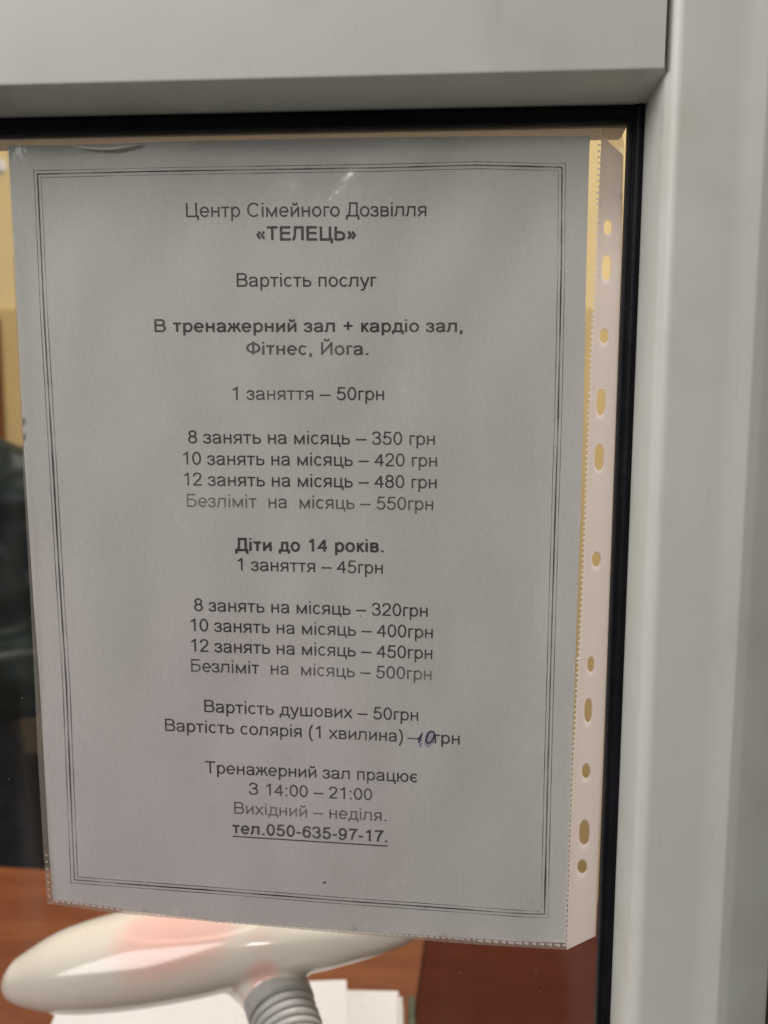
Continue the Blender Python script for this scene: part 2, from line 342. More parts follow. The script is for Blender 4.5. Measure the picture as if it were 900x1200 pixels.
# ------------------------------------------------------------------ desk lamp
def tube_rings(path, nseg=32, squash=1.0):
    """path: [(Vector, radius)]; returns verts, faces for a closed tube"""
    V, F = [], []; n = len(path)
    for i, (p, r) in enumerate(path):
        a = path[max(0, i-1)][0]; b_ = path[min(n-1, i+1)][0]; t = (b_-a).normalized()
        s1 = t.cross(Vector((0, 1, 0)));
        if s1.length < 1e-3: s1 = Vector((1, 0, 0))
        s1.normalize(); s2 = t.cross(s1).normalized()
        for k in range(nseg):
            an = 2*math.pi*k/nseg; V.append(p + s1*(r*math.cos(an)) + s2*(r*squash*math.sin(an)))
    for i in range(n-1):
        for k in range(nseg):
            a = i*nseg+k; b_ = i*nseg+(k+1) % nseg; F.append((a, b_, b_+nseg, a+nseg))
    F.append(tuple(reversed(range(nseg)))); F.append(tuple((n-1)*nseg+k for k in range(nseg)))
    return V, F
def smooth_path(pts, m=6):
    out = []
    for i in range(len(pts)-1):
        p0, p1, p2, p3 = pts[max(0, i-1)], pts[i], pts[i+1], pts[min(len(pts)-1, i+2)]
        for j in range(m):
            t = j/m
            f = lambda a, b_, c_, d_: 0.5*((2*b_)+(-a+c_)*t+(2*a-5*b_+4*c_-d_)*t*t+(-a+3*b_-3*c_+d_)*t**3)
            out.append(tuple(f(p0[q], p1[q], p2[q], p3[q]) for q in range(3)))
    out.append(pts[-1]); return out
LY = 0.22; PXM = (at(301, 1100, LY)-at(300, 1100, LY)).length
def px_local(px, py, Y): return at(px, py, Y)
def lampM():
    """cream plastic with pink reflections painted into its colour round the inset and above the collar"""
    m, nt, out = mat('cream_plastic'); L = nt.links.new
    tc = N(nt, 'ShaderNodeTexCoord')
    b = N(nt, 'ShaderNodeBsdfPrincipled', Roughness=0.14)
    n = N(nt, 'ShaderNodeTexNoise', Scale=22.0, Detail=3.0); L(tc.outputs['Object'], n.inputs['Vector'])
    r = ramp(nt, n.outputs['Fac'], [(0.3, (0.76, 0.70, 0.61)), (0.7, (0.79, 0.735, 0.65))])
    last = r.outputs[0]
    for (q, rad, soft, amt) in PINK_REFLECTIONS:
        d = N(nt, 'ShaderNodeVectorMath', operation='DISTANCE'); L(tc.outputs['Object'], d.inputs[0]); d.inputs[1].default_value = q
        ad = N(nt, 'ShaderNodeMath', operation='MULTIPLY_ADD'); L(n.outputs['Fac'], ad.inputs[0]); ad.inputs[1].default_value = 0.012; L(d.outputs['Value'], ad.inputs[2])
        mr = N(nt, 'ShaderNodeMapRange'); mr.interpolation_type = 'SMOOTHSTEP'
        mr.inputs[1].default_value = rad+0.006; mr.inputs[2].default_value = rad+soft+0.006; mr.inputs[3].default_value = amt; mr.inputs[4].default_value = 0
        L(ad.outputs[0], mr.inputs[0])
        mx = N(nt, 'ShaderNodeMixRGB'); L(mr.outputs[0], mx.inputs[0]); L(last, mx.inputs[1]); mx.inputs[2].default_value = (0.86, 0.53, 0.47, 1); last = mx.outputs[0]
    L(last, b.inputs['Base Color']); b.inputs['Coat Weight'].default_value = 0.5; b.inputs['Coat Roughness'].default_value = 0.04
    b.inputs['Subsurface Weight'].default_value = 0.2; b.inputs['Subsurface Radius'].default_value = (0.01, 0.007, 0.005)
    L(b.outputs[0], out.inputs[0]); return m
PINK_REFLECTIONS = [(at(175, 1095, LY-0.025), 0.013, 0.024, 0.9), (at(225, 1080, LY-0.025), 0.016, 0.022, 0.85), (at(300, 1100, LY-0.03), 0.002, 0.014, 0.4), (at(306, 1152, LY-0.038), 0.010, 0.007, 0.9), (at(160, 1150, LY-0.03), 0.002, 0.012, 0.25)]  # pink reflected glow, painted as soft colour patches on the plastic
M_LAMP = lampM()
M_GREY = surf('grey_ribbed_plastic', (0.40, 0.395, 0.385), 0.45, 0.06, 60, 0.2)
lamp = thing('desk_lamp', 'cream plastic desk lamp with a long rounded head on a grey ribbed gooseneck', 'lamp', at_z(350, 1300, DESK_Z))
head = [(6, 1160, 3), (12, 1157, 15), (22, 1152, 24), (36, 1147, 31), (80, 1137, 45), (150, 1124, 52), (230, 1110, 52), (300, 1098, 47), (380, 1092, 38), (440, 1088, 27), (480, 1086, 16), (494, 1085, 4)]
path = [(at(x, y, LY), r*PXM) for x, y, r in smooth_path(head)]
V1, F1 = tube_rings(path, 40, 1.25)
# neck with a flared shoulder
def ny(py): return LY - max(0.0, py-1128)*0.00048       # the neck leans towards the door as it goes down
nk = [(303, 1080, 34), (307, 1105, 54), (311, 1124, 58), (316, 1142, 52), (320, 1156, 42), (324, 1167, 38), (328, 1178, 36.5), (330, 1182, 36)]
V2, F2 = tube_rings([(at(x, y, ny(y)), r*PXM) for x, y, r in nk], 40)
bm = bmesh.new()
for V_, F_ in ((V1, F1), (V2, F2)):
    vs = [bm.verts.new(p) for p in V_]
    for f in F_: bm.faces.new([vs[i] for i in f])
tmp = from_bm('tmp_head', bm)
md = tmp.modifiers.new('r', 'REMESH'); md.mode = 'VOXEL'; md.voxel_size = 0.0011; md.use_smooth_shade = True
md = tmp.modifiers.new('s', 'SMOOTH'); md.factor = 0.7; md.iterations = 34
dg = bpy.context.evaluated_depsgraph_get(); dg.update()
me = bpy.data.meshes.new_from_object(tmp.evaluated_get(dg)); me.name = 'lamp_head'
def to_px(p):
    d = p-CAM; z = d.dot(FWD); return W0/2+FP*d.dot(RT)/z, H0/2-FP*d.dot(UP)/z
nrm = [v.normal.copy() for v in me.vertices]
for v, nn in zip(me.vertices, nrm):        # shallow oval inset on the side towards the door
    if nn.y < 0.1:
        x, y = to_px(v.co); u, w_ = (x-225), (y-1082+(x-225)*0.10)
        e = (u/86)**2+(w_/20)**2
        v.co.y += 0.0018*max(0.0, min(1.0, (1.10-e)/0.16))
bpy.data.objects.remove(tmp, do_unlink=True)
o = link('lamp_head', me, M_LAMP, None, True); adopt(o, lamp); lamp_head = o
# oval inset on the shoulder; pink there and above the collar is painted reflection
def on_head(px, py, lift=0.0004):
    """nearest point of the head's front surface along the sight line"""
    d = FWD*FP + RT*(px-W0/2) + UP*(H0/2-py); d.normalize()
    hit, loc, nor, _ = lamp_head.ray_cast(lamp_head.matrix_world.inverted() @ CAM, lamp_head.matrix_world.inverted().to_3x3() @ d)
    return (lamp_head.matrix_world @ loc) + nor*lift if hit else None
bpy.context.view_layer.update()
# collar and gooseneck with ribs
col_path = [(322, 1159), (325, 1168), (327.6, 1176), (331, 1186), (334.5, 1196), (339, 1210), (346, 1235), (352, 1262), (357, 1290), (360, 1330), (361, 1372)]
adopt(from_py('collar', *tube_rings([(at(323.6, 1164, ny(1164)), 36.5*PXM), (at(324.2, 1166, ny(1166)), 38.3*PXM), (at(329.6, 1182, ny(1182)), 38.3*PXM), (at(330.2, 1183.5, ny(1183.5)), 36.5*PXM)], 48), M_GREY, None, False), lamp)
rib = []
def on_col(t):
    k = t*(len(col_path)-1); i = min(int(k), len(col_path)-2); f = k-i
    return Vector((col_path[i][0]*(1-f)+col_path[i+1][0]*f, col_path[i][1]*(1-f)+col_path[i+1][1]*f))
n_r = 0; pts = []
L_tot = 0; dens = [on_col(i/400) for i in range(401)]
base_pt = None
for i in range(401):
    if i: L_tot += (dens[i]-dens[i-1]).length
    if L_tot < 23: continue
    ph = ((L_tot-23) % 10.5)/10.5
    r = 36.5 - 6.0*max(0.0, 1-abs(ph-0.5)/0.16)**0.6 + 0.5*math.cos(2*math.pi*ph)
    pts.append((at(dens[i].x, dens[i].y, ny(min(dens[i].y, 1290))), r*PXM))
bot = pts[-1][0]
adopt(from_py('gooseneck', *tube_rings(pts, 40), M_GREY, None, True), lamp)
zb = DESK_Z+0.0022
adopt(from_py('lower_stem', *tube_rings([(bot+Vector((0, 0, 0.004)), 0.012), (Vector((bot.x, bot.y, zb+0.02)), 0.012), (Vector((bot.x, bot.y, zb+0.012)), 0.02)], 32), M_GREY, None, True), lamp)
bm = bmesh.new()
bmesh.ops.create_cone(bm, cap_ends=True, segments=48, radius1=0.058, radius2=0.050, depth=0.014, matrix=Matrix.Translation((bot.x, bot.y, zb+0.007)))
bmesh.ops.bevel(bm, geom=[e for e in bm.edges if abs(e.verts[0].co.z-e.verts[1].co.z) < 1e-5], offset=0.002, segments=2, affect='EDGES')
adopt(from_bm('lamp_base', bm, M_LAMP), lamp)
lamp.location = (bot.x, bot.y, zb); bpy.context.view_layer.update()
for ch in lamp.children: ch.matrix_parent_inverse = lamp.matrix_world.inverted()

# ------------------------------------------------------------------ person behind the desk
M_SKIN = surf('skin', (0.55, 0.34, 0.25), 0.5, 0.06, 40)
M_JACKET = surf('black_green_jacket', (0.004, 0.009, 0.007), 0.5, 0.4, 25, 0.6, 60, 0.2)
M_JEANS = surf('dark_jeans', (0.010, 0.014, 0.030), 0.8, 0.5, 60, 0.4, 400, 0.3)
M_HAIR = surf('dark_hair', (0.02, 0.014, 0.01), 0.5, 0.4, 90)
M_BLACK = surf('black_upholstery', (0.012, 0.011, 0.011), 0.6, 0.3, 60, 0.4)
PY = 1.02
def skin(name, chains, mat_, lev=2, parent=None, wrinkle=0.0):
    bm = bmesh.new(); lay = bm.verts.layers.skin.verify(); rad = {}
    keys = {}
    for ch in chains:
        prev = None
        for p, r in ch:
            k = tuple(round(x, 4) for x in p)
            if k not in keys:
                v = bm.verts.new(p); keys[k] = v; v[lay].radius = (r if isinstance(r, tuple) else (r, r)); v[lay].use_root = (len(keys) == 1)
            v = keys[k]
            if prev is not None and prev is not v and not bm.edges.get((prev, v)): bm.edges.new((prev, v))
            prev = v
    t = from_bm('tmp', bm)
    t.modifiers.new('k', 'SKIN').use_smooth_shade = True
    sb = t.modifiers.new('u', 'SUBSURF'); sb.levels = lev; sb.render_levels = lev
    dg = bpy.context.evaluated_depsgraph_get(); dg.update()
    me = bpy.data.meshes.new_from_object(t.evaluated_get(dg)); bpy.data.objects.remove(t, do_unlink=True)
    me.name = name
    if wrinkle:
        for v in me.vertices:
            q = v.co; v.co += v.normal*(wrinkle*noise.noise(Vector((q.x*9, q.y*9, q.z*26))))
    o = link(name, me, mat_, None, True)
    return adopt(o, parent) if parent else o
def PP(px, py, dy=0.0): return at(px, py, PY+dy)
cx = PP(-95, 520).x
def P3(dx, z, dy=0.0): return Vector((cx+dx, PY+dy, z))
sh = PP(0, 505).z - 0.03                       # shoulder height
hip = PP(0, 800).z
per = thing('person', 'person in a black jacket and dark jeans standing behind the desk at the left edge', 'person', (cx, PY, FLOOR_Z))
foot = FLOOR_Z+0.03
body = [[(P3(0, hip+0.02), 0.07), (P3(0, hip+0.16), 0.08), (P3(0, sh-0.14), 0.09), (P3(0, sh-0.05), 0.06), (P3(0, sh+0.07), 0.05), (P3(0, sh+0.13, -0.01), 0.062), (P3(0, sh+0.21, -0.02), 0.085), (P3(0, sh+0.28, -0.01), 0.06)]]
for sgn in (-1, 1):
    body.append([(P3(0, sh-0.05), 0.06), (P3(sgn*0.16, sh-0.08), 0.035), (P3(sgn*0.23, sh-0.20, 0.01), 0.035), (P3(sgn*0.25, sh-0.25, -0.02), 0.030), (P3(sgn*0.20, sh-0.29, -0.11), 0.026), (P3(sgn*0.09, sh-0.28, -0.18), 0.026), (P3(sgn*0.03, sh-0.28, -0.21), 0.022)])
    body.append([(P3(0, hip+0.02), 0.07), (P3(sgn*0.06, hip-0.10), 0.045), (P3(sgn*0.07, hip-0.42, -0.0), 0.040), (P3(sgn*0.085, FLOOR_Z+0.12, 0.01), 0.035), (P3(sgn*0.105, foot+0.01, 0.01), 0.032), (P3(sgn*0.115, foot, -0.15), 0.024)])
skin('body', body, M_SKIN, 2, per)
def cloth(name, tubes, m, parent, vox=0.009, wrinkle=0.006):
    bm = bmesh.new()
    for path_, sq in tubes:
        V_, F_ = tube_rings(path_, 28, sq); vs = [bm.verts.new(p) for p in V_]
        for f in F_: bm.faces.new([vs[i] for i in f])
    t = from_bm('tmp', bm)
    a_ = t.modifiers.new('r', 'REMESH'); a_.mode = 'VOXEL'; a_.voxel_size = vox; a_.use_smooth_shade = True
    a_ = t.modifiers.new('s', 'SMOOTH'); a_.factor = 0.6; a_.iterations = 8
    dg = bpy.context.evaluated_depsgraph_get(); dg.update()
    me = bpy.data.meshes.new_from_object(t.evaluated_get(dg)); bpy.data.objects.remove(t, do_unlink=True); me.name = name
    nrm = [v.normal.copy() for v in me.vertices]
    for v, nn in zip(me.vertices, nrm):
        q = v.co; v.co += nn*wrinkle*(noise.noise(Vector((q.x*8+q.z*6, q.y*8, q.z*24)))+0.4*noise.noise(q*45))
    return adopt(link(name, me, m, None, True), parent)
tubes = [([(P3(0, hip+0.07), 0.215), (P3(0, hip+0.15), 0.205), (P3(0, sh-0.15), 0.20), (P3(0, sh-0.04), 0.16), (P3(0, sh+0.03), 0.09), (P3(0, sh+0.06), 0.07)], 0.62)]
for sgn in (-1, 1):
    tubes.append(([(P3(sgn*0.10, sh-0.05), 0.07), (P3(sgn*0.17, sh-0.07), 0.085), (P3(sgn*0.235, sh-0.20, 0.01), 0.07), (P3(sgn*0.25, sh-0.25, -0.02), 0.060), (P3(sgn*0.20, sh-0.29, -0.11), 0.054), (P3(sgn*0.075, sh-0.28, -0.185), 0.046)], 1.0))
cloth('jacket', tubes, M_JACKET, per, 0.009, 0.016)
tubes = [([(P3(0, hip+0.08), 0.115), (P3(0, hip-0.05), 0.115), (P3(0, hip-0.12), 0.10)], 0.9)]
LR = PP(23, 800).x-cx
for sgn in (-1, 1):
    tubes.append(([(P3(sgn*(LR-0.095), hip-0.0), 0.080), (P3(sgn*(LR-0.088), hip-0.22), 0.085), (P3(sgn*(LR-0.065), hip-0.45), 0.078), (P3(sgn*(LR-0.05), FLOOR_Z+0.07), 0.068)], 1.0))
cloth('jeans', tubes, M_JEANS, per, 0.008, 0.008)
skin('hair', [[(P3(0, sh+0.19, 0.015), 0.09), (P3(0, sh+0.25, 0.02), 0.092), (P3(0, sh+0.30, 0.01), 0.06)]], M_HAIR, 2, per)
for sgn in (-1, 1):
    skin('shoe', [[(P3(sgn*0.105, foot+0.018, 0.03), 0.046), (P3(sgn*0.108, foot+0.012, -0.06), 0.045), (P3(sgn*0.115, foot+0.005, -0.17), 0.038)]], M_BLACK, 2, per)

# low dark cabinet behind the person, seen in the gap beside the sheet
KY = 1.62
M_CAB = wood('black_brown_laminate', (0.012, 0.008, 0.007), (0.02, 0.012, 0.010), 0.5)
M_POST = surf('dull_rose_brown_post', (0.16, 0.085, 0.075), 0.6, 0.1, 40)
kx0, kx1, kz = at(-220, 900, KY).x, at(420, 900, KY).x, at(40, 881, KY).z
cab = thing('cabinet', 'low black-brown cabinet in the shadow behind the person and the desk', 'cabinet', ((kx0+kx1)/2, KY, FLOOR_Z))
adopt(from_bm('carcass', box(kx0, kx1, KY+0.019, KY+0.42, FLOOR_Z+0.06, kz-0.022, 0.001), M_CAB), cab)
adopt(from_bm('top', box(kx0-0.01, kx1+0.01, KY-0.006, KY+0.43, kz-0.0215, kz, 0.002), M_CAB), cab)
adopt(from_bm('plinth', box(kx0+0.02, kx1-0.02, KY+0.05, KY+0.40, FLOOR_Z+0.001, FLOOR_Z+0.0595), M_CAB), cab)
dw = (kx1-kx0)/3
for i in range(3): adopt(from_bm('door', box(kx0+i*dw+0.002, kx0+(i+1)*dw-0.002, KY, KY+0.018, FLOOR_Z+0.062, kz-0.024, 0.0015), M_CAB), cab)
px_ = at(31, 990, 1.2)
bp_ = thing('floor_post', 'thin rose-brown post standing beside the dark jeans at lower left', 'post', (px_.x, 1.2, FLOOR_Z))
adopt(from_py('pole', *tube_rings([(Vector((px_.x, 1.2, FLOOR_Z+0.012)), 0.006), (Vector((px_.x, 1.2, at(31, 962, 1.2).z)), 0.006)], 16), M_POST, None, True), bp_)
adopt(from_py('foot', *tube_rings([(Vector((px_.x, 1.2, FLOOR_Z+0.001)), 0.06), (Vector((px_.x, 1.2, FLOOR_Z+0.0115)), 0.055)], 24), M_POST, None, False), bp_)
# switch on the upper wall
sw_ = at(3, 195, WALL_Y)
M_SW = surf('white_switch_plastic', (0.85, 0.83, 0.78), 0.25, 0.02, 40)
swt = thing('light_switch', 'small white switch on the yellow wall at the upper left edge', 'switch', (sw_.x, WALL_Y-0.001, sw_.z))
adopt(from_bm('switch_frame', box(sw_.x-0.022, sw_.x+0.012, WALL_Y-0.010, WALL_Y-0.0008, sw_.z-0.016, sw_.z+0.016, 0.003), M_SW), swt)
adopt(from_bm('rocker', box(sw_.x-0.016, sw_.x+0.006, WALL_Y-0.014, WALL_Y-0.0102, sw_.z-0.011, sw_.z+0.011, 0.001), M_SW), swt)

# ------------------------------------------------------------------ door: rail, stile, gasket, glass
YG, YF = -0.005, -0.037                       # planes of the gasket face and of the frame's front face
Zi = at(753, 122, YG).z; Xi = at(738, 600, YG).x      # where frame meets gasket
Zo = at(450, 88, YF).z;  Xo = at(772, 600, YF).x      # front arris of the frame
Zg = at(727, 148.5, 0.001).z; Xg = at(717.5, 600, 0.001).x   # inner edge of the gasket
door = thing('door', 'grey-white framed glazed door with a black rubber gasket round its pane', 'door', (Xi, 0, -1.3))
def extrude_profile(prof, fn, a, b_, name, parent, m, n=1):
    V, F = [], []; k = len(prof)
    for j in range(n+1):
        t = a+(b_-a)*j/n
        V += [fn(p, t) for p in prof]
    for j in range(n):
        for i in range(k-1): F.append((j*k+i, j*k+i+1, (j+1)*k+i+1, (j+1)*k+i))
    o = from_py(name, V, F, m, None, False)
    bm = bmesh.new(); bm.from_mesh(o.data); bmesh.ops.recalc_face_normals(bm, faces=bm.faces); bm.to_mesh(o.data); bm.free()
    for p in o.data.polygons: p.use_smooth = True
    return adopt(o, parent) if parent else o
def fillet(pts, rads, seg=5):
    out = [pts[0]]
    for i in range(1, len(pts)-1):
        p, a, b_ = Vector(pts[i]), Vector(pts[i-1]), Vector(pts[i+1]); r = rads[i]
        if r <= 0: out.append(tuple(p)); continue
        d1, d2 = (a-p).normalized(), (b_-p).normalized()
        r_ = min(r, (a-p).length*0.45, (b_-p).length*0.45)
        s0, s1_ = p+d1*r_, p+d2*r_
        for k in range(seg+1):
            t = k/seg; out.append(tuple(s0*(1-t)**2+p*2*t*(1-t)+s1_*t*t))
    out.append(pts[-1]); return out
ZT, ZB = Zo+0.30, -1.3
# top rail: section in (y, z)
RX1 = at(783, 40, YF).x-0.0006                       # end of the rail's face, against the stile
rail = fillet([(0.03, Zi+0.0005), (YG, Zi), (YF+0.001, Zo), (YF, ZT-0.15), (0.03, ZT-0.15)], [0, 0, 0.0010, 0.002, 0])
V, F = [], []; k = len(rail)
for i, (y, z) in enumerate(rail):
    V.append(Vector((-0.6, y, z)))
for i, (y, z) in enumerate(rail):
    f = min(1, max(0, (YG-y)/(YG-YF)))
    xe = Xi+(Xo-0.0012-Xi)*f if z <= Zo+0.003 else RX1
    V.append(Vector((min(xe, RX1) if y < YG else Xi+0.02, y, z)))
for i in range(k-1): F.append((i, i+1, k+i+1, k+i))
F.append(tuple(range(k, 2*k)))
rl = from_py('top_rail', V, F, M_FRAME, None, False); adopt(rl, door)
bm = bmesh.new(); bm.from_mesh(rl.data); bmesh.ops.recalc_face_normals(bm, faces=bm.faces); bm.to_mesh(rl.data); bm.free()
for p in rl.data.polygons: p.use_smooth = len(p.vertices) == 4
me = rl.data; me.set_sharp_from_angle(angle=math.radians(35))
# stile: section in (x, y)
X2 = at(873.5, 600, YF).x
X3 = at(887, 600, YF+0.005).x
X4 = at(926, 600, YF+0.016).x
prof = [(Xi+0.02, 0.03), (Xi-0.0003, 0.03), (Xi, YG), (Xo-0.003, YF+0.0035), (Xo, YF+0.0006), (X2-0.007, YF), (X2-0.0006, YF-0.0011), (X2+0.0028, YF-0.0004), (X3, YF+0.0002), (X4-0.001, YF+0.0042), (X4, YF+0.008), (X4+0.0001, 0.0), (X4+0.0001, 0.03)]
prof = fillet(prof, [0, 0, 0, 0.002, 0.0022, 0.004, 0.0006, 0.0006, 0.002, 0.0008, 0, 0, 0])
st = extrude_profile(prof, lambda p, t: Vector((p[0], p[1], t)), ZB, ZT, 'stile', door, M_FRAME, 1)
st.data.set_sharp_from_angle(angle=math.radians(50))
# fixed jamb beyond the stile
jamb = thing('door_jamb', 'grey-white fixed door jamb at the right edge, set back behind a dark gap', 'door frame', (X4, 0, -1.3))
jp = fillet([(X4+0.0012, 0.03), (X4+0.0012, YF+0.010), (X4+0.002, YF+0.006), (X4+0.12, YF+0.006)], [0, 0, 0.0015, 0])
extrude_profile(jp, lambda p, t: Vector((p[0], p[1], t)), ZB, ZT, 'jamb_profile', jamb, M_FRAME, 1).data.set_sharp_from_angle(angle=math.radians(50))
# gasket: two lengths meeting in the corner, each with a raised bead
def gprof(n0, n1, sg):
    w_ = n1-n0
    return fillet([(n0, YG+0.006), (n0, YG+0.0006), (n0+w_*0.25, YG-0.0012), (n0+w_*0.55, YG-0.0003), (n0+w_*0.62, YG+0.0008), (n0+w_*0.85, YG+0.0004), (n1, YG+0.003), (n1, YG+0.006)], [0, 0.0006, 0.001, 0.0005, 0.0004, 0.0006, 0.0008, 0], 3)
extrude_profile(gprof(Zi, Zg, -1), lambda p, t: Vector((t, p[1], p[0])), -0.6, Xg+0.001, 'gasket', door, M_RUBBER, 1).data.set_sharp_from_angle(angle=math.radians(50))
extrude_profile(gprof(Xi, Xg, -1), lambda p, t: Vector((p[0], p[1]-0.0004, t)), ZB, Zi, 'gasket', door, M_RUBBER, 1).data.set_sharp_from_angle(angle=math.radians(50))
# pane: a 2 mm sheet behind the gasket lip
adopt(from_bm('glass_pane', box(-0.6, Xi+0.003, -0.0038, -0.0018, ZB, Zi+0.003), M_GLASS), door)
# the rail's inner half, whose underside shows through the pane
D_IN = 0.0225
adopt(from_bm('inner_rail', box(-0.6, Xg+0.0004, 0.0016, D_IN, Zg-0.0002, Zg+0.10, 0.0006), M_INNER), door)

# ------------------------------------------------------------------ price list in its sleeve
PL = [(158, 9.5), (170, 10), (300, 17), (450, 24), (550, 29.5), (700, 39), (800, 46.5), (900, 52), (1000, 57.5), (1054, 62)]
PR = [(159, 691.5), (200, 690), (300, 687.5), (450, 684.5), (600, 680.5), (750, 675), (900, 670), (1000, 666.5), (1105, 663.5)]
PT = [(9.5, 170.5), (82, 170), (150, 167.5), (225, 165), (450, 160.5), (691.5, 159)]
PB = [(62, 1054), (100, 1059), (150, 1066.5), (250, 1078.5), (400, 1090), (500, 1096.5), (600, 1103), (663.5, 1106)]
outline = [(x, y) for x, y in PT] + [(x, y) for y, x in PR[1:]] + [(x, y) for x, y in reversed(PB[:-1])] + [(x, y) for y, x in reversed(PL[2:-1])]
paper = sheet('price_list', outline, [], 9, lambda x, y: on_sheet(x, y, Y_PAPER), M_PAPER)
tag(paper, 'white printed price list in Ukrainian with a triple line border, behind the door glass', 'notice')
bpy.context.view_layer.update()
def lean(px, py): return 0.056 + (-0.032-0.056)*(px-35)/(677-35)     # sideways run per pixel down
def earc(cx_, cy_, rx, ry, a0, a1):
    n = max(4, int(abs(a1-a0)/14)); return [(cx_+rx*math.cos(math.radians(a0+(a1-a0)*i/n)), cy_+ry*math.sin(math.radians(a0+(a1-a0)*i/n))) for i in range(n+1)]
def sm(*p): return [q[:2] for q in smooth_path([(x, y, 0) for x, y in p], 5)]
def ring(cx_, cy_, rx, ry): return earc(cx_, cy_, rx, ry, 0, 360)
def bowl(xs1, ya, yb, xe):
    """right-bulging bowl from (xs1, ya) round to (xs1, yb), reaching xe"""
    ry = (ya-yb)/2; rx = min(ry*1.05, (xe-xs1)*0.7); return [(xs1, ya)] + earc(xe-rx, (ya+yb)/2, rx, ry, 90, -90) + [(xs1, yb)]
X_, T_, B_ = .519, .479, .04
C_, CT, CB = .716, .675, .043
D6 = [sm((.47, .54), (.41, .655), (.29, .68), (.15, .59), (.09, .38), (.09, .26)), ring(.28, .235, .19, .2)]
D3 = [sm((.075, .52), (.12, .63), (.26, .68), (.41, .62), (.42, .47), (.34, .39), (.22, .375)), sm((.22, .378), (.38, .35), (.465, .21), (.40, .07), (.26, .03), (.12, .07), (.07, .19))]
